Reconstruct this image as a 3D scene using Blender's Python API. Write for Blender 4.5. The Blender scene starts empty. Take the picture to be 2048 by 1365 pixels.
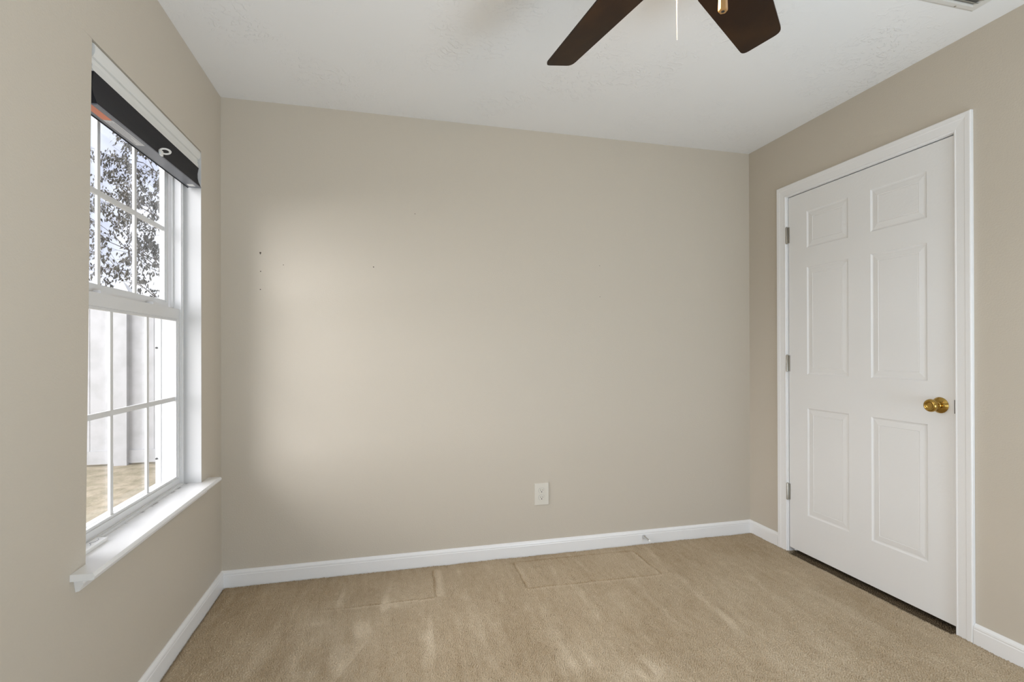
import bpy, bmesh, math, random
import numpy as np
from mathutils import Vector, Matrix

SC = bpy.context.scene
COL = SC.collection
R = math.radians

# ------------------------------------------------------------------ camera, world, lights, exposure
CAMZ = 1.1673
yaw, pitch, roll = 0.24452, 0.00225, -0.00272
F = Vector((math.sin(yaw)*math.cos(pitch), math.cos(yaw)*math.cos(pitch), math.sin(pitch)))
r0 = Vector((math.cos(yaw), -math.sin(yaw), 0)); u0 = r0.cross(F)
RT = math.cos(roll)*r0 + math.sin(roll)*u0
UP = -math.sin(roll)*r0 + math.cos(roll)*u0
cd = bpy.data.cameras.new('camera'); cam = bpy.data.objects.new('camera', cd); COL.objects.link(cam)
M = Matrix((RT, UP, -F)).transposed().to_4x4(); M.translation = Vector((0, 0, CAMZ)); cam.matrix_world = M
cd.sensor_width = 36; cd.lens = 1006.2*36/2048; cd.shift_y = 18.64/2048; cd.clip_start = 0.02
SC.camera = cam

wd = bpy.data.worlds.new('sky'); SC.world = wd; wd.use_nodes = True
nt = wd.node_tree; nt.nodes.clear()
def N(t, kind, **kw):
    n = t.nodes.new(kind)
    for k, v in kw.items(): setattr(n, k, v)
    return n
tc = N(nt, 'ShaderNodeTexCoord'); nz = N(nt, 'ShaderNodeTexNoise'); rp = N(nt, 'ShaderNodeValToRGB')
bg = N(nt, 'ShaderNodeBackground'); wo = N(nt, 'ShaderNodeOutputWorld')
nz.inputs['Scale'].default_value = 5.0; nz.inputs['Detail'].default_value = 4; nz.inputs['Distortion'].default_value = .4
rp.color_ramp.elements[0].position = .36; rp.color_ramp.elements[0].color = (.41, .435, .55, 1)
rp.color_ramp.elements[1].position = .60; rp.color_ramp.elements[1].color = (.88, .89, .95, 1)
nt.links.new(tc.outputs['Generated'], nz.inputs['Vector']); nt.links.new(nz.outputs['Fac'], rp.inputs['Fac'])
nt.links.new(rp.outputs['Color'], bg.inputs['Color']); nt.links.new(bg.outputs['Background'], wo.inputs['Surface'])
bg.inputs['Strength'].default_value = 1.9

def lamp(name, kind, loc, target, energy, color, **kw):
    d = bpy.data.lights.new(name, kind); d.energy = energy; d.color = color
    for k, v in kw.items(): setattr(d, k, v)
    o = bpy.data.objects.new(name, d); COL.objects.link(o); o.location = loc
    o.rotation_euler = (Vector(target)-Vector(loc)).to_track_quat('-Z', 'Y').to_euler()
    return o
# soft daylight through cloud, coming in at the window
lamp('sun_behind_cloud', 'SUN', (-6, -1, 6), (-6+1, -1+.85, 6-.26), 4.2, (1, .97, .985), angle=R(54))
lamp('added_door_sun', 'SUN', (-6, 2, 5), (-6+1, 2-.06, 5-.46), 4.8, (1, .98, .99), angle=R(48))  # second sun added to lighten the lower door and right wall
# unseen area light added behind the camera to fill the room
lamp('added_rear_fill', 'AREA', (.74, -.62, 1.1), (.72, 1.2, 3.0), 7, (.80, .94, 1.06), shape='RECTANGLE', size=2.9, size_y=2.2)

lamp('flash_bounced_off_ceiling', 'AREA', (.74, -.20, .70), (.74, -.10, 2.4), 22, (.80, .94, 1.06), shape='RECTANGLE', size=2.6, size_y=.95)

lamp('added_low_rear_fill', 'AREA', (1.55, -.66, .62), (-.75, 1.9, .30), 42, (.80, .94, 1.10), shape='RECTANGLE', size=1.2, size_y=1.0)  # low fill light added to lift the left wall and floor
SC.view_settings.view_transform = 'Standard'; SC.view_settings.look = 'None'
SC.view_settings.exposure = 0.20; SC.view_settings.gamma = 1.0; SC.view_settings.use_curve_mapping = False
SC.cycles.max_bounces = 10; SC.cycles.diffuse_bounces = 6; SC.cycles.transparent_max_bounces = 16
SC.cycles.sample_clamp_indirect = 6.0; SC.cycles.use_denoising = True

# ------------------------------------------------------------------ materials
def mat(name, col, rough=.5, metal=0., spec=.5, bump=None, vary=None):
    m = bpy.data.materials.new(name); m.use_nodes = True; t = m.node_tree
    b = t.nodes['Principled BSDF']
    b.inputs['Base Color'].default_value = (*col, 1); b.inputs['Roughness'].default_value = rough
    b.inputs['Metallic'].default_value = metal; b.inputs['Specular IOR Level'].default_value = spec
    c = N(t, 'ShaderNodeTexCoord')
    if bump:
        n = N(t, 'ShaderNodeTexNoise'); n.inputs['Scale'].default_value = bump[0]; n.inputs['Detail'].default_value = bump[2] if len(bump) > 2 else 3
        bp = N(t, 'ShaderNodeBump'); bp.inputs['Distance'].default_value = bump[1]; bp.inputs['Strength'].default_value = 1
        t.links.new(c.outputs['Object'], n.inputs['Vector']); t.links.new(n.outputs['Fac'], bp.inputs['Height'])
        t.links.new(bp.outputs['Normal'], b.inputs['Normal'])
    if vary:
        n2 = N(t, 'ShaderNodeTexNoise'); n2.inputs['Scale'].default_value = vary[0]; n2.inputs['Detail'].default_value = 4
        mx = N(t, 'ShaderNodeMix', data_type='RGBA'); mx.inputs['A'].default_value = (*col, 1); mx.inputs['B'].default_value = (*vary[1], 1)
        mr = N(t, 'ShaderNodeMapRange'); mr.inputs['From Min'].default_value = .4; mr.inputs['From Max'].default_value = .65
        t.links.new(c.outputs['Object'], n2.inputs['Vector']); t.links.new(n2.outputs['Fac'], mr.inputs['Value'])
        t.links.new(mr.outputs['Result'], mx.inputs['Factor']); t.links.new(mx.outputs['Result'], b.inputs['Base Color'])
    return m

WALLC = (.565, .514, .437)
m_wall = mat('wall_paint_taupe', WALLC, .55, bump=(160, .0006, 2), spec=.35)
m_ceil = mat('ceiling_textured_white', (.84, .84, .84), .8, spec=.2)
m_trim = mat('trim_white_semigloss', (.84, .84, .845), .32, bump=(60, .0003, 2))
m_door = mat('door_white_semigloss', (.81, .81, .81), .38, bump=(90, .0004, 3))
m_vinyl = mat('window_vinyl_white', (.69, .69, .69), .35)
m_return = mat('return_white_flat', (.62, .62, .62), .7)
m_shadewhite = mat('shade_white', (.74, .74, .72), .5)
m_black = mat('shade_black_fabric', (.012, .012, .016), .75, bump=(400, .0004))
m_rail = mat('shade_rail_slate', (.16, .17, .20), .35)
m_label = mat('label_pale', (.62, .63, .66), .5)
m_orange = mat('label_orange', (.75, .25, .14), .5)
m_print = mat('label_print', (.25, .26, .30), .6)
m_brass = mat('polished_brass', (.47, .30, .08), .14, 1.0)
m_nickel = mat('satin_nickel', (.44, .42, .38), .38, 1.0)
m_chrome = mat('chrome', (.7, .7, .7), .15, 1.0)
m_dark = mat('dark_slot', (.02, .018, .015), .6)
m_plate = mat('outlet_plastic_ivory', (.68, .65, .58), .35)
m_plastic = mat('white_plastic', (.82, .82, .81), .35)
m_rubber = mat('white_rubber', (.85, .85, .84), .5)
m_blade = mat('fan_blade_walnut', (.016, .0065, .0018), .42, spec=.18, vary=(9, (.028, .012, .003)))
m_bronze = mat('fan_bronze', (.10, .06, .03), .35, .9)
m_fob = mat('fob_brass', (.46, .26, .10), .3, .55)
m_vent = mat('vent_enamel', (.70, .69, .66), .4)
m_ventin = mat('vent_louver_enamel', (.30, .29, .25), .5)
m_duct = mat('duct_grey', (.16, .15, .13), .7)
m_fence = mat('fence_white_vinyl', (.46, .46, .465), .5, vary=(7, (.40, .40, .40)))
m_ground = mat('dry_ground', (.25, .215, .14), .95, bump=(8, .02), vary=(5, (.36, .30, .215)))
m_bark = mat('bark', (.10, .085, .075), .9, bump=(40, .004))
m_leaf = mat('leaf_dark', (.060, .058, .050), .7, vary=(3, (.095, .088, .070)))
m_exterior = mat('exterior_siding', (.6, .6, .58), .7)
m_bowl = mat('frosted_glass_bowl', (.9, .85, .75), .4)
b = m_bowl.node_tree.nodes['Principled BSDF']
b.inputs['Emission Color'].default_value = (1, .62, .28, 1); b.inputs['Emission Strength'].default_value = 3.0

# clear window glass: thin sheet, mostly straight-through with a faint reflection
m_glass = bpy.data.materials.new('window_glass'); m_glass.use_nodes = True; t = m_glass.node_tree; t.nodes.clear()
tr = N(t, 'ShaderNodeBsdfTransparent'); gl = N(t, 'ShaderNodeBsdfGlossy'); mx = N(t, 'ShaderNodeMixShader'); fr = N(t, 'ShaderNodeLayerWeight'); pw = N(t, 'ShaderNodeMath', operation='POWER'); sc2 = N(t, 'ShaderNodeMath', operation='MULTIPLY_ADD'); ou = N(t, 'ShaderNodeOutputMaterial')
gl.inputs['Roughness'].default_value = .02; tr.inputs['Color'].default_value = (.97, .98, .98, 1); pw.inputs[1].default_value = 5; sc2.inputs[1].default_value = .6; sc2.inputs[2].default_value = .02
t.links.new(fr.outputs['Facing'], pw.inputs[0]); t.links.new(pw.outputs[0], sc2.inputs[0]); t.links.new(sc2.outputs[0], mx.inputs['Fac']); t.links.new(tr.outputs['BSDF'], mx.inputs[1]); t.links.new(gl.outputs['BSDF'], mx.inputs[2]); t.links.new(mx.outputs['Shader'], ou.inputs['Surface'])

# ceiling: brushed-on texture, patchy
t = m_ceil.node_tree; b = t.nodes['Principled BSDF']; c = N(t, 'ShaderNodeTexCoord')
n1 = N(t, 'ShaderNodeTexNoise'); n1.inputs['Scale'].default_value = 27; n1.inputs['Detail'].default_value = 4; n1.inputs['Distortion'].default_value = 1.8
n2 = N(t, 'ShaderNodeTexNoise'); n2.inputs['Scale'].default_value = 3.5; n2.inputs['Detail'].default_value = 3
r1 = N(t, 'ShaderNodeMapRange'); r1.inputs['From Min'].default_value = .54; r1.inputs['From Max'].default_value = .62
r2 = N(t, 'ShaderNodeMapRange'); r2.inputs['From Min'].default_value = .42; r2.inputs['From Max'].default_value = .66
mu = N(t, 'ShaderNodeMath', operation='MULTIPLY'); bp = N(t, 'ShaderNodeBump'); bp.inputs['Distance'].default_value = .0022; bp.inputs['Strength'].default_value = .65
for a in (n1, n2): t.links.new(c.outputs['Object'], a.inputs['Vector'])
t.links.new(n1.outputs['Fac'], r1.inputs['Value']); t.links.new(n2.outputs['Fac'], r2.inputs['Value'])
t.links.new(r1.outputs['Result'], mu.inputs[0]); t.links.new(r2.outputs['Result'], mu.inputs[1])
t.links.new(mu.outputs['Value'], bp.inputs['Height']); t.links.new(bp.outputs['Normal'], b.inputs['Normal'])

# far wall: the same paint with a few small nail holes
m_wallback = m_wall.copy(); m_wallback.name = 'wall_paint_with_nail_holes'
t = m_wallback.node_tree; b = t.nodes['Principled BSDF']; c = N(t, 'ShaderNodeTexCoord'); last = None
for (x, z, rad) in ((-.619, 1.671, .0044), (-.619, 1.665, .0022), (-.618, 1.577, .0027), (-.619, 1.485, .0027), (-.066, 1.620, .0030), (.152, 1.918, .0022), (-.511, 1.614, .002), (1.233, 1.677, .002), (1.235, 1.492, .002)):
    d = N(t, 'ShaderNodeVectorMath', operation='DISTANCE'); d.inputs[1].default_value = (x, 2.7808, z)
    g = N(t, 'ShaderNodeMath', operation='LESS_THAN'); g.inputs[1].default_value = rad
    t.links.new(c.outputs['Object'], d.inputs[0]); t.links.new(d.outputs['Value'], g.inputs[0])
    if last:
        a = N(t, 'ShaderNodeMath', operation='MAXIMUM'); t.links.new(last.outputs[0], a.inputs[0]); t.links.new(g.outputs[0], a.inputs[1]); last = a
    else: last = g
mx = N(t, 'ShaderNodeMix', data_type='RGBA'); mx.inputs['A'].default_value = (*WALLC, 1); mx.inputs['B'].default_value = (.07, .05, .035, 1)
t.links.new(last.outputs[0], mx.inputs['Factor']); t.links.new(mx.outputs['Result'], b.inputs['Base Color'])

# window stool: white with a dirty caulk line along the frame
m_stool = mat('sill_white', (.84, .84, .845), .32)
t = m_stool.node_tree; b = t.nodes['Principled BSDF']; c = N(t, 'ShaderNodeTexCoord'); sp = N(t, 'ShaderNodeSeparateXYZ')
n1 = N(t, 'ShaderNodeTexNoise'); n1.inputs['Scale'].default_value = 28; n1.inputs['Detail'].default_value = 6
mp = N(t, 'ShaderNodeMapRange'); mp.inputs['From Min'].default_value = -.049; mp.inputs['From Max'].default_value = -.062
r1 = N(t, 'ShaderNodeMapRange'); r1.inputs['From Min'].default_value = .52; r1.inputs['From Max'].default_value = .60
mu = N(t, 'ShaderNodeMath', operation='MULTIPLY'); mx = N(t, 'ShaderNodeMix', data_type='RGBA')
mx.inputs['A'].default_value = (.82, .82, .82, 1); mx.inputs['B'].default_value = (.14, .13, .12, 1)
t.links.new(c.outputs['Object'], sp.inputs[0]); t.links.new(c.outputs['Object'], n1.inputs['Vector']); t.links.new(sp.outputs['X'], mp.inputs['Value'])
t.links.new(n1.outputs['Fac'], r1.inputs['Value']); t.links.new(mp.outputs['Result'], mu.inputs[0]); t.links.new(r1.outputs['Result'], mu.inputs[1])
t.links.new(mu.outputs[0], mx.inputs['Factor']); t.links.new(mx.outputs['Result'], b.inputs['Base Color'])

# carpet: two yarn tones mixed by the lay of the pile, plus tuft-gap shade and yarn-to-yarn variation
m_carpet = bpy.data.materials.new('carpet_tan'); m_carpet.use_nodes = True
t = m_carpet.node_tree; b = t.nodes['Principled BSDF']; b.inputs['Roughness'].default_value = .95; b.inputs['Specular IOR Level'].default_value = .1
at = N(t, 'ShaderNodeAttribute', attribute_name='pile_lay_shade'); mx = N(t, 'ShaderNodeMix', data_type='RGBA')
mx.inputs['A'].default_value = (.355, .262, .158, 1); mx.inputs['B'].default_value = (.72, .615, .47, 1)
c = N(t, 'ShaderNodeTexCoord'); n1 = N(t, 'ShaderNodeTexNoise'); n1.inputs['Scale'].default_value = 260; n1.inputs['Detail'].default_value = 2
ml = N(t, 'ShaderNodeMath', operation='MULTIPLY_ADD'); ml.inputs[1].default_value = .5; ml.inputs[2].default_value = -.25
ad = N(t, 'ShaderNodeMath', operation='ADD', use_clamp=True)
t.links.new(c.outputs['Object'], n1.inputs['Vector']); t.links.new(n1.outputs['Fac'], ml.inputs[0]); t.links.new(ml.outputs[0], ad.inputs[0]); t.links.new(at.outputs['Fac'], ad.inputs[1])
t.links.new(ad.outputs[0], mx.inputs['Factor'])
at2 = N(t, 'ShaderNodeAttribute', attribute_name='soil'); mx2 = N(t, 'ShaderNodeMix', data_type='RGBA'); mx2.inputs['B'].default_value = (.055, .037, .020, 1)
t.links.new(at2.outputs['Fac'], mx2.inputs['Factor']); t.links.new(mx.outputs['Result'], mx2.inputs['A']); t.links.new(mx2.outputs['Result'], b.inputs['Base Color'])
n2 = N(t, 'ShaderNodeTexNoise'); n2.inputs['Scale'].default_value = 500; bp = N(t, 'ShaderNodeBump'); bp.inputs['Distance'].default_value = .002; bp.inputs['Strength'].default_value = .5
t.links.new(c.outputs['Object'], n2.inputs['Vector']); t.links.new(n2.outputs['Fac'], bp.inputs['Height']); t.links.new(bp.outputs['Normal'], b.inputs['Normal'])

# ------------------------------------------------------------------ mesh helpers
WPOS = {}
def wpos(o): return WPOS.get(o.name, Vector((0, 0, 0)))
def link(name, bm, m, parent=None, loc=None, smooth=False, bevel=None):
    """one mesh object from a bmesh built in world coordinates"""
    if bevel: bmesh.ops.bevel(bm, geom=[e for e in bm.edges if len(e.link_faces) == 2 and e.calc_face_angle(0) > .5], offset=bevel, segments=2, affect='EDGES', clamp_overlap=True)
    bmesh.ops.recalc_face_normals(bm, faces=bm.faces)
    base = Vector(loc) if loc is not None else (wpos(parent) if parent else Vector((0, 0, 0)))
    bmesh.ops.translate(bm, verts=bm.verts, vec=-base)
    me = bpy.data.meshes.new(name); bm.to_mesh(me); bm.free()
    if smooth:
        for p in me.polygons: p.use_smooth = True
        me.set_sharp_from_angle(angle=R(40))
    o = bpy.data.objects.new(name, me); COL.objects.link(o); me.materials.append(m)
    if parent:
        o.parent = parent; o.location = base - wpos(parent)
    else: o.location = base
    WPOS[o.name] = base
    return o
def thing(name, label, cat, loc, group=None):
    o = bpy.data.objects.new(name, None); COL.objects.link(o); o.location = loc; o.empty_display_size = .05; WPOS[o.name] = Vector(loc)
    return tag(o, label, cat, group)
def tag(o, label, cat, group=None):
    o['label'] = label; o['category'] = cat
    if group: o['group'] = group
    return o
def struct(o, label, cat):
    o['kind'] = 'structure'; return tag(o, label, cat)
def bm_new(): return bmesh.new()
def box(bm, x0, x1, y0, y1, z0, z1):
    v = [bm.verts.new((x, y, z)) for x in (x0, x1) for y in (y0, y1) for z in (z0, z1)]
    for f in ((0, 1, 3, 2), (4, 6, 7, 5), (0, 4, 5, 1), (2, 3, 7, 6), (0, 2, 6, 4), (1, 5, 7, 3)): bm.faces.new([v[i] for i in f])
    return v
def boxes(*bs):
    bm = bm_new()
    for q in bs: box(bm, *q)
    return bm
def loft(bm, rings, closed=True, caps=True):
    vs = [[bm.verts.new(p) for p in r] for r in rings]
    n = len(vs[0])
    for a, c in zip(vs, vs[1:]):
        for i in range(n if closed else n-1):
            j = (i+1) % n; bm.faces.new((a[i], a[j], c[j], c[i]))
    if caps and closed:
        bm.faces.new(vs[0][::-1]); bm.faces.new(vs[-1])
    return vs
def lathe(bm, org, axis, prof, seg=28):
    """prof: (radius, distance along axis)"""
    org = Vector(org); a = Vector(axis).normalized(); u = a.orthogonal().normalized(); w = a.cross(u)
    loft(bm, [[org + a*h + (u*math.cos(2*math.pi*i/seg) + w*math.sin(2*math.pi*i/seg))*max(r, 1e-5) for i in range(seg)] for r, h in prof])
def tube(bm, pts, rads, seg=8):
    pts = [Vector(p) for p in pts]; rings = []
    for i, p in enumerate(pts):
        d = (pts[min(i+1, len(pts)-1)] - pts[max(i-1, 0)]).normalized()
        u = d.cross(Vector((.31, .9, .17))).normalized(); w = d.cross(u)
        rings.append([p + (u*math.cos(2*math.pi*k/seg) + w*math.sin(2*math.pi*k/seg))*rads[i] for k in range(seg)])
    loft(bm, rings)

XL, XR, YB, YF, ZC = -.7991, 2.2755, 2.7808, -.75, 2.44
XO = -.94                      # outer face of the window wall
OY0, OY1 = 1.6175, 2.506         # window opening
OZ0 = .572

# ------------------------------------------------------------------ room shell
# floor: one carpet mesh with real tufts, furniture dents and vacuum tracks
rng = np.random.default_rng(7)
dx = .0026
xs = np.arange(XL-.02, XR+.16, dx)
ysf = np.arange(.55, YB+.02, dx); ysc = np.linspace(YF-.02, .55, 40)[:-1]
ys = np.concatenate([ysc, ysf]); nx, ny = len(xs), len(ys)
def band(lx, ly, spread, shape):
    """band-passed noise with wavelengths lx, ly in grid steps"""
    w = rng.standard_normal(shape); f = np.fft.fft2(w)
    ky = np.fft.fftfreq(shape[0])[:, None]; kx = np.fft.fftfreq(shape[1])[None, :]
    k = np.sqrt((kx*lx)**2 + (ky*ly)**2); f *= np.exp(-((k-1)/spread)**2)
    o = np.fft.ifft2(f).real; return o/o.std()
def low(lx, ly, shape):
    w = rng.standard_normal(shape); f = np.fft.fft2(w)
    ky = np.fft.fftfreq(shape[0])[:, None]; kx = np.fft.fftfreq(shape[1])[None, :]
    f *= np.exp(-((kx*lx)**2 + (ky*ly)**2)); o = np.fft.ifft2(f).real; return o/o.std()
sh = (ny, nx)
tuft = band(3.0, 2.7, .35, sh)
h = .0017*tuft + .0005*band(6.5, 5.5, .4, sh) + .0007*low(60, 60, sh)
X, Y = np.meshgrid(xs, ys)
lay = .42 + .045*low(90, 200, sh) + .03*low(10, 70, sh) + .025*low(14, 18, sh) + .07*band(3.0, 2.7, .4, sh) + .10*np.clip(tuft, -2.2, 1.2)  # last term puts the shade between tufts into the carpet colour
wob = .005*low(60, 70, sh); brk = np.clip(.7+.5*low(22, 80, sh), 0, 1.35)
def streak(x0, x1, y0, y1, wid, amp, soft=.07):
    """vacuum track: a strip of pile leaning the other way, from (x0,y0) near to (x1,y1) far"""
    xc = x0 + (x1-x0)*np.clip((Y-y0)/(y1-y0), 0, 1) + wob
    g = np.exp(-(np.abs(X-xc)/(wid*.75))**3) * np.clip((Y-y0)/soft, 0, 1) * np.clip((y1-Y)/soft, 0, 1)
    return 1.45*amp*g*brk
for s in ((1.42, 1.49, 1.75, 2.74, .028, .15), (1.77, 1.82, 1.85, 2.36, .03, .14), (1.20, 1.215, 1.8, 2.39, .026, .12), (.88, .92, 2.0, 2.36, .02, .10),
          (1.60, 1.63, 1.7, 2.5, .03, .09), (2.0, 2.03, 1.6, 2.3, .04, .08), (1.02, 1.05, 1.7, 2.3, .03, .08), (.66, .70, 1.7, 2.35, .035, .10),
          (-.22, -.20, 2.33, 2.70, .016, .20), (-.02, .0, 2.30, 2.66, .02, .20), (.36, .37, 2.3, 2.72, .022, .16), (.52, .53, 2.2, 2.72, .018, .10),
          (.12, .13, 2.55, 2.70, .014, .10), (-.42, -.38, 2.35, 2.72, .014, .08), (.84, .86, 2.42, 2.68, .02, .10), (1.03, 1.05, 2.42, 2.69, .018, .08),
          (.15, .2, 1.85, 2.3, .03, .12), (.36, .38, 1.8, 2.2, .03, .12), (-.5, -.45, 1.95, 2.4, .02, .08)):
    lay += streak(*s)
def blob(x, y, rx, ry, amp):
    return 1.35*amp*np.exp(-((X-x)/rx)**2-((Y-y)/ry)**2)*brk
for s in ((-.2, 2.44, .05, .05, .25), (.0, 2.40, .035, .05, .32), (.05, 2.37, .06, .02, .12), (-.1, 2.20, .08, .09, .22), (-.22, 1.98, .09, .05, .30), (.17, 2.1, .05, .10, .22),
          (.9, 1.66, .09, .07, .34), (.73, 1.79, .08, .08, .22), (.6, 1.72, .07, .06, .14), (1.5, 1.62, .25, .15, .12), (-.3, 2.3, .06, .02, .16), (-.36, 2.06, .28, .26, .13), (.33, 2.17, .04, .09, .14)):
    lay += blob(*s)
# a flat-brushed patch with a sharp edge
edge = -.179 + (Y-1.88)*.45
lay += .38*np.exp(-np.clip(edge+.0-X, 0, 9)/.10)*(X < edge)*np.clip((2.13-Y)/.05, 0, 1)*np.clip((Y-1.6)/.1, 0, 1)*np.clip(.75+.4*brk-.3, 0, 1)
lay -= .08*np.exp(-((X-XL)/.14)**2) + .08*np.exp(-((X-1.95)/.35)**2-((Y-2.55)/.25)**2) + .07*np.exp(-((YB-Y)/.10)**2)  # tone darker along the left and far walls and at the far right
def dent(ax, ay, bx, by, dep=.0042, wid=.006, lip=.0, amp=.2, w2=.02, side=1, fade=0.):
    """a crease pressed by furniture, with a brushed-up lip beside it"""
    global h, lay
    L = math.hypot(bx-ax, by-ay); ux, uy = (bx-ax)/L, (by-ay)/L
    s = (X-ax)*ux + (Y-ay)*uy; d = (X-ax)*(-uy) + (Y-ay)*ux + .0015*low(30, 30, sh)
    on = np.clip(s/.01, 0, 1)*np.clip((L-s)/(.01+fade), 0, 1)
    h -= dep*np.exp(-(d/wid)**2)*on
    lay -= .30*np.exp(-(d/wid)**2)*on
    lay += amp*np.exp(-((d-side*(wid+w2*.6))/(w2*.6))**2)*on
dent(.223, 2.409, .239, 2.712, side=-1, amp=.30, w2=.03)
dent(.223, 2.409, -.395, 2.423, side=1, amp=.26, w2=.016, dep=.0035, fade=.35)
dent(.672, 2.391, .678, 2.698, side=-1, amp=.14)
dent(.672, 2.391, 1.401, 2.371, side=-1, amp=.16, dep=.0045)
dent(1.401, 2.371, 1.396, 2.686, side=1, amp=.14)
dent(.70, 2.70, 1.39, 2.69, side=1, dep=.002, amp=.04)
h -= .004*np.exp(-((X-.679)/.02)**2-((Y-2.69)/.016)**2)
lay -= .25*np.exp(-((X-.679)/.02)**2-((Y-2.69)/.016)**2)
lay -= .22*np.exp(-((X-1.35)/.03)**2-((Y-2.68)/.012)**2)*.7
h -= .008*np.clip(1-(YB-.014-Y)/.012, 0, 1) + .008*np.clip(1-(X-XL-.014)/.012, 0, 1)
h -= .012*np.exp(-((X-XR)/.02)**2)*((Y > 1.57) & (Y < 2.45))
door_y = np.clip((Y-1.565)/.01, 0, 1)*np.clip((2.455-Y)/.01, 0, 1)
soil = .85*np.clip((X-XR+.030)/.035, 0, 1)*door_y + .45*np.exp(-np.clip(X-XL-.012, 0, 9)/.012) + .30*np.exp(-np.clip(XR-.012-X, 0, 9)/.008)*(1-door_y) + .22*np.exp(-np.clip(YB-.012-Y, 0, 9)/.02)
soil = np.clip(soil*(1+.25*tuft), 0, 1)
nv = nx*ny; co = np.empty((nv, 3)); co[:, 0] = X.ravel(); co[:, 1] = Y.ravel(); co[:, 2] = h.ravel()
i = np.arange(nv).reshape(ny, nx); q = np.stack([i[:-1, :-1], i[:-1, 1:], i[1:, 1:], i[1:, :-1]], -1).reshape(-1, 4)
me = bpy.data.meshes.new('floor'); me.vertices.add(nv); me.vertices.foreach_set('co', co.ravel())
me.loops.add(q.size); me.loops.foreach_set('vertex_index', q.ravel()); me.polygons.add(len(q)); me.polygons.foreach_set('loop_start', np.arange(0, q.size, 4))
me.update(calc_edges=True); me.polygons.foreach_set('use_smooth', np.ones(len(q), bool))
a = me.attributes.new('pile_lay_shade', 'FLOAT', 'POINT'); a.data.foreach_set('value', np.clip(lay, 0, 1).ravel().astype(np.float32))
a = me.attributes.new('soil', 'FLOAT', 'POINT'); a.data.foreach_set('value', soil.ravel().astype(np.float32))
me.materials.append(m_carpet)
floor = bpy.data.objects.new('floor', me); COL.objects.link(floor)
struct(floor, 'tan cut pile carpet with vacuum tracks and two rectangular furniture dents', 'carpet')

struct(link('ceiling', boxes((XO-.05, XR+.8, YF-.1, YB+.15, ZC, ZC+.15)), m_ceil), 'white textured ceiling above the fan and taupe walls', 'ceiling')
struct(link('wall_back', boxes((XL-.15, XR+.8, YB, YB+.15, -.2, ZC+.01)), m_wallback), 'wide taupe far wall with outlet and a few nail holes', 'wall')
struct(link('wall_front', boxes((XO, XR+.8, YF-.12, YF, -.2, ZC+.01)), m_wall), 'taupe wall behind the viewpoint facing the far wall', 'wall')
# window wall with its opening (the plastered edges are very slightly out of plumb)
bm = bm_new(); OA = OY0-.03
box(bm, XO, XL, YF, OA, -.2, ZC+.01); box(bm, XO, XL, OY1, YB+.01, -.2, ZC+.01); box(bm, XO, XL, OA, OY1, -.2, OZ0)
for v in box(bm, XO, XL, OA, OY0, OZ0, 2.048):
    if v.co.y > OA+.01: v.co.y = 1.6175 if v.co.z < 1 else 1.6505
for v in box(bm, XO, XL, OA, OY1, 2.048, ZC+.01):
    if v.co.z < 2.1 and v.co.y > 2: v.co.z = 2.063
struct(link('wall_left', bm, m_wall), 'taupe window wall on the left with recessed window opening', 'wall')
DY0, DY1, DZ = 1.549, 2.478, 2.08
struct(link('wall_right', boxes((XR, XR+.12, YF, DY0, -.2, ZC+.01), (XR, XR+.12, DY1, YB+.01, -.2, ZC+.01), (XR, XR+.12, DY0, DY1, DZ, ZC+.01)), m_wall), 'taupe wall on the right around the white six panel door', 'wall')
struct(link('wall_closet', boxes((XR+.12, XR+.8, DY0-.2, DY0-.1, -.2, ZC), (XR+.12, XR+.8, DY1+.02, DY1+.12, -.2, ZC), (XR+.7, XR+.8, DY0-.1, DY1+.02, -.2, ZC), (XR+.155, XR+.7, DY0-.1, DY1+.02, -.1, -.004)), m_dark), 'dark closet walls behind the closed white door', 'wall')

# baseboards: flat board with a stepped, rounded top
BPROF = [(0, -.012), (.014, -.012), (.014, .056), (.0125, .060), (.0135, .064), (.012, .070), (.008, .074), (.004, .0785), (0, .079)]
def baseboard(name, a, bpt, n, ma, mb, label):
    """a->b along the wall, n the inward normal; ma, mb = 1 mitred at that end"""
    a, bpt, n = Vector(a), Vector(bpt), Vector(n); d = (bpt-a).normalized(); bm = bm_new()
    loft(bm, [[p + n*x + d*(s*x*mm) + Vector((0, 0, z)) for x, z in BPROF] for p, s, mm in ((a, 1, ma), (bpt, -1, mb))])
    struct(link(name, bm, m_trim), label, 'baseboard')
baseboard('baseboard_back', (XL, YB, 0), (XR, YB, 0), (0, -1, 0), 1, 1, 'white baseboard along the far wall carrying the door stop')
baseboard('baseboard_left', (XL, YF, 0), (XL, YB, 0), (1, 0, 0), 0, 1, 'white baseboard along the window wall below the sill')
baseboard('baseboard_right', (XR, YB, 0), (XR, 2.531, 0), (-1, 0, 0), 1, 0, 'short white baseboard between the far corner and the door')
baseboard('baseboard_near', (XR, 1.5, 0), (XR, YF, 0), (-1, 0, 0), 0, 0, 'white baseboard on the right wall nearer than the door')

# ------------------------------------------------------------------ door
door = bpy.data.objects.new('door_1', None); COL.objects.link(door); door.location = (XR, 2.013, 0); WPOS['door_1'] = Vector(door.location)
struct(door, 'closed white six panel door with brass knob in the right wall', 'door')
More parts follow.
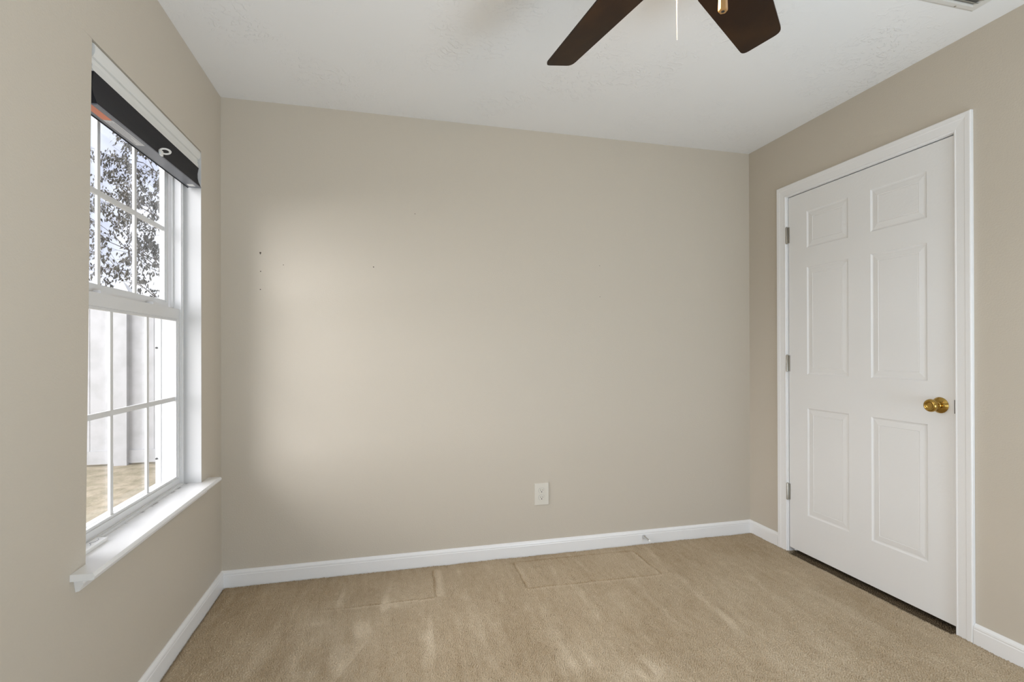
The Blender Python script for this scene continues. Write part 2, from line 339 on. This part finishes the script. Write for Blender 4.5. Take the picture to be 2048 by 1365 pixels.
# casing
CP = [(0, 0), (0, .009), (.003, .0115), (.007, .0115), (.009, .0105), (.040, .0125), (.043, .0138), (.060, .0150), (.0635, .0140), (.065, .0115), (.065, 0)]
bm = bm_new(); ci, cj, ct = 1.566, 2.466, 2.0645
loft(bm, [[Vector((XR-hh, y0+sy*d, z0+sz*d)) for d, hh in CP] for y0, sy, z0, sz in ((ci, -1, -.01, 0), (ci, -1, ct, 1), (cj, 1, ct, 1), (cj, 1, -.01, 0))])
link('door_casing', bm, m_trim, door)
link('door_jamb', boxes((XR-.001, XR+.12, 2.459, 2.4775, -.005, 2.079), (XR-.001, XR+.12, 1.5495, 1.569, -.005, 2.079), (XR-.001, XR+.12, 1.569, 2.459, 2.0615, 2.079),
     (XR+.040, XR+.075, 2.447, 2.459, -.005, 2.0615), (XR+.040, XR+.075, 1.569, 1.581, -.005, 2.0615), (XR+.040, XR+.075, 1.581, 2.447, 2.050, 2.0615)), m_trim, door)
# leaf with six raised panels
bm = bm_new(); X0 = XR+.002; d0, d1, e0, e1 = 1.5735, 2.4545, .027, 2.0565
yc = [d0, 1.682, 1.944, 2.066, 2.325, d1]; zc = [e0, .245, .846, 1.034, 1.635, 1.742, 1.947, e1]
grid = [[bm.verts.new((X0, y, z)) for z in zc] for y in yc]
for iy in range(5):
    for iz in range(7):
        cs = [grid[iy][iz], grid[iy+1][iz], grid[iy+1][iz+1], grid[iy][iz+1]]
        if iy in (1, 3) and iz in (1, 3, 5):
            ya, yb2, za, zb = yc[iy], yc[iy+1], zc[iz], zc[iz+1]; prev = cs
            for ins, dep in ((.003, .0028), (.007, .0052), (.012, .0052), (.016, .0042), (.036, .0018), (.0385, .0032), (.041, .0024)):
                cur = [bm.verts.new((X0+dep, y, z)) for y, z in ((ya+ins, za+ins), (yb2-ins, za+ins), (yb2-ins, zb-ins), (ya+ins, zb-ins))]
                for k in range(4): bm.faces.new((prev[k], prev[(k+1) % 4], cur[(k+1) % 4], cur[k]))
                prev = cur
            bm.faces.new(prev)
        else: bm.faces.new(cs)
per = [grid[i2][0] for i2 in range(6)] + [grid[5][j2] for j2 in range(1, 8)] + [grid[i2][7] for i2 in range(4, -1, -1)] + [grid[0][j2] for j2 in range(6, 0, -1)]
bk = [bm.verts.new((X0+.035, v.co.y, v.co.z)) for v in per]
for k in range(len(per)): bm.faces.new((per[k], per[(k+1) % len(per)], bk[(k+1) % len(per)], bk[k]))
bm.faces.new(bk)
leaf = link('door_panel', bm, m_door, door)
# hinges
for k, z in enumerate((1.840, 1.0945, .348)):
    bm = bm_new(); lathe(bm, (XR-.0065, 2.4605, z-.046), (0, 0, 1), [(.003, -.004), (.0062, -.001), (.0062, .0905), (.003, .0955)], 12)
    for s in (.018, .037, .055, .073): lathe(bm, (XR-.0065, 2.4605, z-.046+s), (0, 0, 1), [(.0068, 0), (.0068, .001)], 12)
    box(bm, XR-.003, XR+.0015, 2.447, 2.460, z-.0455, z+.0455)
    hg = link('hinge', bm, m_nickel, door, smooth=True)
# knob
kn = bm_new(); kc = (X0, 1.6305, .9345)
lathe(kn, kc, (-1, 0, 0), [(.0, 0), (.0335, 0), (.0340, .0025), (.0325, .0045), (.031, .0055), (.028, .0095), (.022, .013), (.0145, .0150), (.0135, .018), (.0115, .0195), (.0115, .030), (.014, .034), (.0215, .040),
     (.0262, .046), (.0272, .052), (.0268, .056), (.025, .060), (.0215, .0635), (.0185, .0642), (.0165, .0632), (.0145, .0610), (.011, .0600), (.005, .0598), (.0, .0598)], 40)
ko = link('door_knob', kn, m_brass, door, smooth=True); ko['label'] = 'polished brass door knob with round rose'
link('latch', boxes((XR-.0005, XR+.028, 1.5695, 1.5745, .905, .962)), m_dark, door)['label'] = 'dark latch at the door edge'

# ------------------------------------------------------------------ window
win = bpy.data.objects.new('window_1', None); COL.objects.link(win); win.location = (XL, 2.07, .589); WPOS['window_1'] = Vector(win.location)
struct(win, 'white double hung window with grilles recessed in the left wall', 'window')
XI = -.868
bm = bm_new()
for y0, y1 in ((1.618, 1.664), (2.476, 2.506)):                              # side frame, deep outside
    box(bm, -.944, XI, y0, y1, OZ0, 2.05)
    yy = (y1, y1+.009) if y0 < 2 else (y0-.009, y0)
    box(bm, -.905, -.897, *yy, 1.36, 2.03)
    box(bm, XI-.002, XI+.004, y0+.006 if y0 < 2 else y0+.004, y0+.04 if y0 < 2 else y0+.018, OZ0+.01, 2.04)
box(bm, -.944, XI, 1.664, 2.476, OZ0, .600)
box(bm, -.944, XI, 1.664, 2.476, 2.022, 2.05)
box(bm, XI-.002, XI+.008, 1.664, 2.476, .588, .5975)
link('window_frame', bm, m_vinyl, win)
link('window_return', boxes((XI-.01, XL+.0006, OY1-.004, OY1, OZ0, 2.056)), m_return, win)      # plastered far side of the recess
def sash(name, x, y0, y1, z0, z1, st, bot, top, th=.028):
    bm = bm_new(); g = .004
    box(bm, x-th/2, x+th/2, y0, y0+st, z0, z1); box(bm, x-th/2, x+th/2, y1-st, y1, z0, z1)
    box(bm, x-th/2, x+th/2, y0+st, y1-st, z0, z0+bot); box(bm, x-th/2, x+th/2, y0+st, y1-st, z1-top, z1)
    for a, c in ((y0+st, y0+st+.008), (y1-st-.008, y1-st)): box(bm, x-.004, x+.009, a, c, z0+bot, z1-top)     # glazing bead
    box(bm, x-.004, x+.009, y0+st+.008, y1-st-.008, z0+bot, z0+bot+.009); box(bm, x-.004, x+.009, y0+st+.008, y1-st-.008, z1-top-.009, z1-top)
    s = link(name, bm, m_vinyl, win)
    ya, yb2, za, zb = y0+st, y1-st, z0+bot, z1-top
    link('glass', boxes((x-.007, x-.004, ya-.002, yb2+.002, za-.002, zb+.002)), m_glass, s)
    bm = bm_new(); w = .009; zm = (za+zb)/2
    cy = [ya+(yb2-ya)*k/3 for k in (1, 2)]
    for c in cy: box(bm, x-.0035, x+.004, c-w, c+w, za+.0, zb)
    segs = [ya, cy[0]-w, cy[0]+w, cy[1]-w, cy[1]+w, yb2]
    for a, c in zip(segs[::2], segs[1::2]): box(bm, x-.0035, x+.004, a, c, zm-w, zm+w)
    link('grille', bm, m_vinyl, s)
    return s
lo = sash('lower_sash', -.888, 1.664, 2.476, .600, 1.354, .015, .022, .042)
up = sash('upper_sash', -.926, 1.672, 2.468, 1.342, 2.022, .022, .040, .012, .026)
# sash locks, two low cams on the meeting rail
for y in (1.885, 2.255):
    bm = boxes((-.915, -.876, y-.028, y+.028, 1.3542, 1.361), (-.905, -.884, y-.012, y+.03, 1.361, 1.367)); link('sash_lock', bm, m_vinyl, lo, bevel=.0015)
# outer screen frame at the lower half, with its dark pins
sc_ = link('screen_frame', boxes((-.965, -.9445, 1.652, 1.670, .60, 1.35), (-.965, -.9445, 2.472, 2.490, .60, 1.35), (-.965, -.9445, 1.670, 2.472, .585, .603), (-.965, -.9445, 1.670, 2.472, 1.334, 1.35)), m_vinyl, win)
for z in (1.187, .71):
    bm = bm_new(); lathe(bm, (-.960, 2.4725, z), (0, -1, 0), [(.0, 0), (.0045, 0), (.004, .006), (0, .007)], 10); link('pin', bm, m_dark, sc_)
# stool with horns and a rounded nose, apron under it
bm = bm_new(); zt, zb, xf = .589, .571, -.743
prof = [(0, zb), (xf-.006, zb), (xf-.002, zb+.003), (xf, zb+.009), (xf-.002, zt-.003), (xf-.006, zt), (0, zt)]
loft(bm, [[Vector(((XL+.0003 if x == 0 else x), y, z)) for x, z in prof] for y in (1.546, 2.594)])
box(bm, XI+.0, XL+.0003, 1.6185, OY1-.004, zb+.0015, zt)
link('window_sill', bm, m_stool, win)
bm = bm_new(); AP = [(0, .571), (.024, .571), (.024, .566), (.019, .562), (.021, .556), (.017, .548), (.012, .542), (.009, .535), (0, .533)]
loft(bm, [[Vector((XL+x, y+s*(.571-z)*.25, z)) for x, z in AP] for y, s in ((1.562, 1), (2.553, -1))])
link('sill_apron', bm, m_trim, win)

# ------------------------------------------------------------------ cellular shade
sh_ = thing('window_blind', 'raised black cellular blind with white headrail at the window top', 'blind', (-.815, 2.07, 2.05))
def zt_(y, z): return z + (y-2.075)*.0176          # hangs a touch out of level like the lintel
def sweep(bm, prof, ys_, tilt=.0176, caps=True):
    loft(bm, [[Vector((x, y, z+(y-2.075)*tilt)) for x, z in prof] for y in ys_])
Y0S, Y1S = 1.664, 2.497
bm = bm_new(); sweep(bm, [(-.855, 2.053), (-.806, 2.053), (-.800, 2.049), (-.7975, 2.038), (-.7985, 2.024), (-.803, 2.014), (-.812, 2.012), (-.855, 2.012)], (Y0S, Y1S)); link('headrail', bm, m_shadewhite, sh_, smooth=True)
bm = bm_new(); sweep(bm, [(-.850, 2.012), (-.808, 2.012), (-.806, 2.004), (-.808, 1.998), (-.8045, 1.990), (-.806, 1.981), (-.802, 1.973), (-.850, 1.973)], (Y0S, Y1S-.008)); link('cell_stack', bm, m_shadewhite, sh_, smooth=True)
bm = bm_new(); pr = [(-.846, 1.973), (-.802, 1.973), (-.8045, 1.962), (-.807, 1.945), (-.8065, 1.925), (-.803, 1.908), (-.797, 1.893), (-.795, 1.886), (-.846, 1.886)]
loft(bm, [[Vector((x, y, z+(y-2.075)*(.0176+(1.973-z)*.13))) for x, z in pr] for y in (Y0S+.004, Y1S-.010)]); link('black_cells', bm, m_black, sh_, smooth=True)
TB = .029
bm = bm_new(); sweep(bm, [(-.845, 1.8855), (-.7945, 1.8855), (-.7935, 1.8835), (-.795, 1.8815), (-.844, 1.8815)], (Y0S+.002, Y1S-.006), TB); rail = link('bottom_rail', bm, m_rail, sh_)
bm = bm_new(); sweep(bm, [(-.847, 1.8875), (-.8445, 1.8875), (-.8445, 1.879), (-.847, 1.879)], (Y0S+.002, Y1S-.006), TB); link('rail_lip', bm, m_black, rail)
def lab(name, x0, x1, y0, y1, m, dz=.0004):
    bm = bm_new(); sweep(bm, [(x0, 1.8815), (x1, 1.8815), (x1, 1.8815-dz), (x0, 1.8815-dz)], (y0, y1), TB); return link(name, bm, m, rail)
lab('warning_label', -.832, -.808, 1.666, 1.775, m_orange)['label'] = 'orange warning label'
wl = lab('instruction_label', -.832, -.806, 1.777, 1.985, m_label)
bm = bm_new()
for k in range(4):
    x = -.828 + k*.0055
    sweep(bm, [(x, 1.8812), (x+.0014, 1.8812), (x+.0014, 1.8809), (x, 1.8809)], (1.79+.006*(k % 2), 1.972-.03*(k % 3)), TB)
bm.faces.ensure_lookup_table()
pl = link('label_print', bm, m_print, rail)
bm = bm_new(); sweep(bm, [(-.833, 1.8815), (-.808, 1.8815), (-.808, 1.8805), (-.833, 1.8805)], (2.435, 2.465), TB); link('end_cap', bm, m_plastic, rail)
# pull handle: open ring tab on the front lower edge
bm = bm_new(); hz = zt_(2.077, 1.898)
seg = 28; rings = []
for i2 in range(seg):
    a2 = 2*math.pi*i2/seg; cx_, cy_ = math.cos(a2), math.sin(a2)
    ctr = Vector((-.779+.014*cy_, 2.077+.024*cx_, hz+.004*cy_)); rr = Vector((.6*cy_, cx_, .1*cy_)).normalized(); nn = Vector((-.25, 0, 1)).normalized()
    rings.append([ctr + rr*(.0045*math.cos(b2)) + nn*(.0028*math.sin(b2)) for b2 in [2*math.pi*k/8 for k in range(8)]])
loft(bm, rings + [rings[0]], caps=False); bmesh.ops.remove_doubles(bm, verts=bm.verts, dist=1e-5)
box(bm, -.797, -.788, 2.068, 2.086, hz-.016, hz+.002)
link('pull_handle', bm, m_plastic, sh_, smooth=True)['label'] = 'white ring pull handle'

# small flat white device lying on the sill
dv = thing('window_sensor', 'small flat white plastic device lying on the near end of the sill', 'device', (-.85, 1.74, .589))
bm = boxes((-.866, -.834, 1.668, 1.806, .5892, .600)); link('case', bm, m_plastic, dv, bevel=.003, smooth=True)
bm = bm_new(); tube(bm, [(-.852+.006*math.cos(.9*k), 1.735+.006*k+.005*math.sin(.9*k), .6003) for k in range(10)], [.0005]*10, 5); link('mark', bm, m_print, dv)

# ------------------------------------------------------------------ outlet
ol = thing('electrical_outlet', 'ivory duplex electrical outlet low on the far wall', 'outlet', (.866, YB, .3445))
link('cover_plate', boxes((.824, .908, YB-.0055, YB+.001, .2825, .4065)), m_plate, ol, bevel=.003, smooth=True)
for z in (.3645, .3245):
    bm = bm_new(); ring = []
    for k in range(28):
        a2 = 2*math.pi*k/28; ring.append((.866+.0172*math.cos(a2), max(-.0135, min(.0135, .0172*math.sin(a2)))+z))
    loft(bm, [[Vector((x, y, zz)) for x, zz in ring] for y in (YB-.004, YB-.0075)]); s = link('socket', bm, m_plate, ol)
    bm = bm_new(); cut = []
    loft(bm, [[Vector((.866+(x-.866)*1.05, y, z+(zz-z)*1.06)) for x, zz in ring] for y in (YB-.004, YB-.0058)]); link('socket_gap', bm, m_print, s)
    bm = boxes((.8588, .8606, YB-.0079, YB-.007, z-.002, z+.0075), (.8712, .8732, YB-.0079, YB-.007, z-.001, z+.0065)); lathe(bm, (.866, YB-.007, z-.0075), (0, -1, 0), [(.0028, 0), (.0028, .0009)], 12)
    link('slots', bm, m_dark, s)
bm = bm_new(); lathe(bm, (.866, YB-.0052, .3445), (0, -1, 0), [(.0035, 0), (.003, .0012), (.0, .0014)], 12); link('screw', bm, m_plate, ol, smooth=True)

# ------------------------------------------------------------------ door stop
ds = thing('door_stop', 'chrome cone door stop with white tip on the far baseboard', 'door stop', (1.510, YB-.014, .042))
bm = bm_new(); lathe(bm, (1.510, YB-.0138, .042), (0, -1, 0), [(0, 0), (.0125, 0), (.0130, .004), (.0105, .010), (.0072, .032), (.0052, .060), (.0048, .066), (0, .066)], 20); link('cone', bm, m_chrome, ds, smooth=True)
bm = bm_new(); lathe(bm, (1.510, YB-.0138-.066, .042), (0, -1, 0), [(.0048, 0), (.0066, .001), (.007, .008), (.0055, .012), (0, .013)], 16); link('rubber_tip', bm, m_rubber, ds, smooth=True)

# ------------------------------------------------------------------ ceiling register
vt = thing('ceiling_vent', 'white ceiling register by the right wall, partly out of frame', 'vent', (1.985, 1.305, ZC))
vx0, vx1, vy0, vy1 = 1.835, 2.133, 1.20, 1.410; ix0, ix1, iy0, iy1 = 1.875, 2.094, 1.232, 1.380
bm = bm_new()
def ringv(x0, x1, y0, y1, z): return [Vector(p) for p in ((x0, y0, z), (x1, y0, z), (x1, y1, z), (x0, y1, z))]
loft(bm, [ringv(vx0, vx1, vy0, vy1, ZC), ringv(vx0, vx1, vy0, vy1, ZC-.002), ringv(vx0+.012, vx1-.012, vy0+.012, vy1-.012, ZC-.008), ringv(ix0-.003, ix1+.003, iy0-.003, iy1+.003, ZC-.009), ringv(ix0, ix1, iy0, iy1, ZC-.004), ringv(ix0, ix1, iy0, iy1, ZC-.0005)], caps=False)
link('frame', bm, m_vent, vt)
bm = bm_new()
for k in range(8):
    y = iy0+.012+k*(iy1-iy0-.016)/7.4
    loft(bm, [[Vector((x, y-.007, ZC-.0095)), Vector((x, y-.006, ZC-.0105)), Vector((x, y+.007, ZC-.002)), Vector((x, y+.006, ZC-.001))] for x in (ix0, ix1)])
link('louvers', bm, m_ventin, vt)
link('duct', boxes((ix0-.001, ix1+.001, iy0-.001, iy1+.001, ZC-.0012, ZC-.0004)), m_duct, vt)
for x, ysc_ in ((2.03, 1.396), (1.94, 1.214)):
    bm = bm_new(); lathe(bm, (x, ysc_, ZC-.0065), (0, 0, -1), [(.0045, 0), (.004, .002), (0, .0028)], 10); link('screw', bm, m_nickel, vt)

# ------------------------------------------------------------------ ceiling fan
FC = Vector((.6588, 1.0458, 0)); ZB = 2.16
fan = thing('ceiling_fan', 'dark brown bladed ceiling fan with pull chains, cut off by the photo top', 'ceiling fan', (FC.x, FC.y, ZC))
bm = bm_new(); lathe(bm, (FC.x, FC.y, ZC), (0, 0, -1), [(.0, 0), (.075, 0), (.075, .02), (.055, .055), (.02, .07), (.016, .12), (0, .12)], 32); link('canopy', bm, m_bronze, fan, smooth=True)
bm = bm_new(); lathe(bm, (FC.x, FC.y, ZC-.10), (0, 0, -1), [(.0, 0), (.05, 0), (.10, .02), (.118, .06), (.118, .13), (.10, .16), (.06, .175), (.05, .20), (.05, .235), (0, .235)], 40); link('motor_housing', bm, m_bronze, fan, smooth=True)
PT = math.tan(.2983)
def bl(kang, r, t, dz=0):
    return Vector((FC.x + r*math.cos(kang) - t*math.sin(kang), FC.y + r*math.sin(kang) + t*math.cos(kang), ZB - PT*t + dz))
A0 = 1.5919
angs = [A0, A0-1.1908] + [A0+(2*math.pi-1.1908)/4*k for k in (1, 2, 3)]
def rounded(poly, rad, n=5):
    out = []
    for k, (p, rr) in enumerate(zip(poly, rad)):
        p = Vector(p); a_, c_ = Vector(poly[k-1]), Vector(poly[(k+1) % len(poly)])
        u_, w_ = (a_-p).normalized(), (c_-p).normalized()
        half = math.acos(max(-1, min(1, u_.dot(w_))))/2; L = rr/math.tan(half)
        s_, e_ = p+u_*L, p+w_*L
        for j in range(n+1):
            f = j/n; out.append(s_*(1-f)**2 + p*(2*f*(1-f)) + e_*f*f)
    return out
poly = [(.165, .050), (.165, -.040), (.22, -.078), (.5800, .0275), (.5455, .1345), (.22, .087)]
prof2 = rounded(poly, [.02, .02, .05, .022, .022, .05])
for a2 in angs:
    bm = bm_new(); loft(bm, [[bl(a2, p.x, p.y, dz) for p in prof2] for dz in (-.003, .003)]); bld = link('blade', bm, m_blade, fan, bevel=.0012)
    bm = bm_new(); loft(bm, [[bl(a2, r, t, .0035+dzz) for r, t in ((.10, -.016), (.16, -.014), (.235, -.045), (.25, .0), (.235, .055), (.16, .022), (.10, .016))] for dzz in (0, .005)]); link('blade_iron', bm, m_bronze, bld)
bm = bm_new(); lathe(bm, (FC.x, FC.y, 2.115), (0, 0, -1), [(.05, 0), (.085, .008), (.085, .012), (0, .012)], 32); link('light_fitter', bm, m_bronze, fan, smooth=True)
bm = bm_new(); lathe(bm, (FC.x, FC.y, 2.104), (0, 0, -1), [(.082, 0), (.082, .012), (.074, .035), (.052, .058), (.02, .070), (0, .072)], 32); link('light_bowl', bm, m_bowl, fan, smooth=True)
def chain(name, x, y, z0, z1, step):
    bm = bm_new(); z = z1
    while z > z0:
        bmesh.ops.create_icosphere(bm, subdivisions=1, radius=.0016, matrix=Matrix.Translation((x, y, z))); z -= step
    tube(bm, [(x, y, z0), (x, y, z1)], [.0005, .0005], 5)
    return link(name, bm, m_plastic if name == 'pull_chain' else m_brass, fan, smooth=True)
cA = (.663*1.0, 1.050, 1.900)
ch1 = chain('pull_chain', .6640, 1.0515, 1.8995, 2.03, .0042); ch1['label'] = 'white beaded pull chain'
ch2 = chain('fob_chain', .7060, .9410, 1.955, 2.09, .0042)
bm = bm_new(); rings = []
for rr, zz in ((.0035, 1.957), (.0075, 1.953), (.0088, 1.935), (.0096, 1.915), (.0098, 1.903), (.0090, 1.900)):
    rings.append([Vector((.706+rr*math.cos(a3), .941+rr*math.sin(a3), zz)) for a3 in [2*math.pi*k/6+.45 for k in range(6)]])
loft(bm, rings); fb = link('pull_fob', bm, m_fob, fan)
bm = bm_new(); lathe(bm, (.706, .941, 1.9002), (0, 0, -1), [(.0, 0), (.0038, 0), (.0038, .0006), (0, .0006)], 14); link('hole', bm, m_dark, fb)
pb = bpy.data.lights.new('fan_bulb', 'POINT'); pb.energy = 4.0; pb.color = (1, .60, .25); pb.shadow_soft_size = .05
po = bpy.data.objects.new('fan_bulb', pb); COL.objects.link(po); po.location = (FC.x, FC.y, 2.005)

# ------------------------------------------------------------------ outside: yard, fence, tree
GZ = -.19
struct(link('ground', boxes((-14, 6, -6, 16, GZ-.2, GZ)), m_ground), 'dry tan yard ground outside the window', 'ground')
fn = thing('garden_fence', 'white privacy fence of vertical boards seen through the lower sash', 'fence', (-3.1, 7.0, GZ))
FT = 1.78; px_ = [-6.70, -4.90, -3.098, -1.30, .50]
for a2, c2 in zip(px_, px_[1:]):
    bm = bm_new(); n = 6; w = (c2-a2-.11)/n
    for k in range(n):
        x0 = a2+.055+k*w
        loft(bm, [[Vector(p) for p in ((x0, 7.075, z), (x0, 7.052, z), (x0+.006, 7.046, z), (x0+w-.006, 7.046, z), (x0+w, 7.052, z), (x0+w, 7.075, z))] for z in (GZ+.17, FT)])
    link('board_panel', bm, m_fence, fn)
    link('rail', boxes((a2+.06, c2-.06, 7.03, 7.09, GZ+.02, GZ+.175)), m_fence, fn, bevel=.006)
    link('rail', boxes((a2+.06, c2-.06, 7.03, 7.09, FT-.02, FT+.06)), m_fence, fn, bevel=.006)
for x in px_:
    ps = link('post', boxes((x-.068, x+.068, 6.985, 7.121, GZ-.02, 1.885)), m_fence, fn, bevel=.008)
    bm = bm_new(); loft(bm, [ringv(x-s, x+s, 7.053-s, 7.053+s, z) for s, z in ((.095, 1.885), (.095, 1.91), (.082, 1.925), (.004, 2.03))]); link('post_cap', bm, m_fence, ps)
# fallen leaves near the fence
random.seed(3)
def leafquad(bm, p, d, L, w, nrm):
    d = d.normalized(); s = d.cross(nrm).normalized()
    v = [bm.verts.new(q) for q in (p, p+d*L*.35+s*w, p+d*L, p+d*L*.35-s*w, p+d*L*.45+nrm*w*.35)]
    for tri in ((0, 1, 4), (1, 2, 4), (2, 3, 4), (3, 0, 4)): bm.faces.new([v[i2] for i2 in tri])
# tree behind the fence: limbs rise from a trunk hidden by the right jamb and lean left
tree = thing('tree', 'leafy dark twigged tree rising behind the white fence outside', 'tree', (-2.9, 10.2, GZ))
bmB = bm_new(); bmL = bm_new(); random.seed(11)
leaves = 0
def grow(p, d, L, r, lev):
    global leaves
    n = 5; pts = [p]; dd = d.normalized()
    for k in range(n):
        dd = (dd + Vector((random.gauss(0, .10), random.gauss(0, .10), random.gauss(0, .09)))).normalized(); pts.append(pts[-1] + dd*(L/n))
    tube(bmB, pts, [max(.0016, r*(1-.7*k/n)) for k in range(n+1)], 6 if lev < 2 else 4)
    if lev >= 2:
        for k in range(1, n+1):
            for j in range(2):
                if random.random() < .5:
                    dr = Vector((random.gauss(-.1, .38), random.gauss(0, .35), -random.uniform(.5, 1.1)))
                    leafquad(bmL, pts[k] + Vector((random.gauss(0, .02), random.gauss(0, .02), random.gauss(0, .02))), dr, random.uniform(.05, .095), random.uniform(.011, .019), Vector((random.gauss(0, 1), -1, random.gauss(0, .6))).normalized()); leaves += 1
    if lev < 3:
        m_ = (6, 5, 4)[lev]
        for k in range(m_):
            f = .22 + .78*(k+.5)/m_; q = pts[min(n, max(1, int(round(f*n))))]
            side = Vector((random.gauss(-.25, .75), random.gauss(0, .7), random.gauss(.1, .55)))
            grow(q, dd*.75 + side*.8, L*random.uniform(.40, .62), r*.45, lev+1)
trunk = [Vector((-2.9, 10.2, GZ)), Vector((-2.93, 10.2, 1.2)), Vector((-3.05, 10.15, 2.4)), Vector((-3.2, 10.1, 3.8)), Vector((-3.3, 10.1, 5.2)), Vector((-3.3, 10.1, 6.4))]
tube(bmB, trunk, [.10, .09, .075, .06, .045, .02], 10)
for z, L, dz in ((1.1, 1.5, .75), (1.5, 1.75, .6), (2.0, 1.8, .8), (2.5, 1.6, .5), (3.0, 1.7, .8), (3.5, 1.5, .5), (4.0, 1.3, .5), (4.5, .95, .5)):
    i2 = max(k for k in range(6) if trunk[k].z <= z); i2 = min(i2, 4); f = (z-trunk[i2].z)/(trunk[i2+1].z-trunk[i2].z)
    grow(trunk[i2].lerp(trunk[i2+1], f), Vector((-1, random.gauss(0, .35), dz)), L, .017, 0)
    grow(trunk[i2].lerp(trunk[i2+1], f+.05), Vector((.8, random.gauss(0, .6), dz)), L*.7, .012, 1)
print('leafcount', leaves); link('branches', bmB, m_bark, tree); link('foliage', bmL, m_leaf, tree)
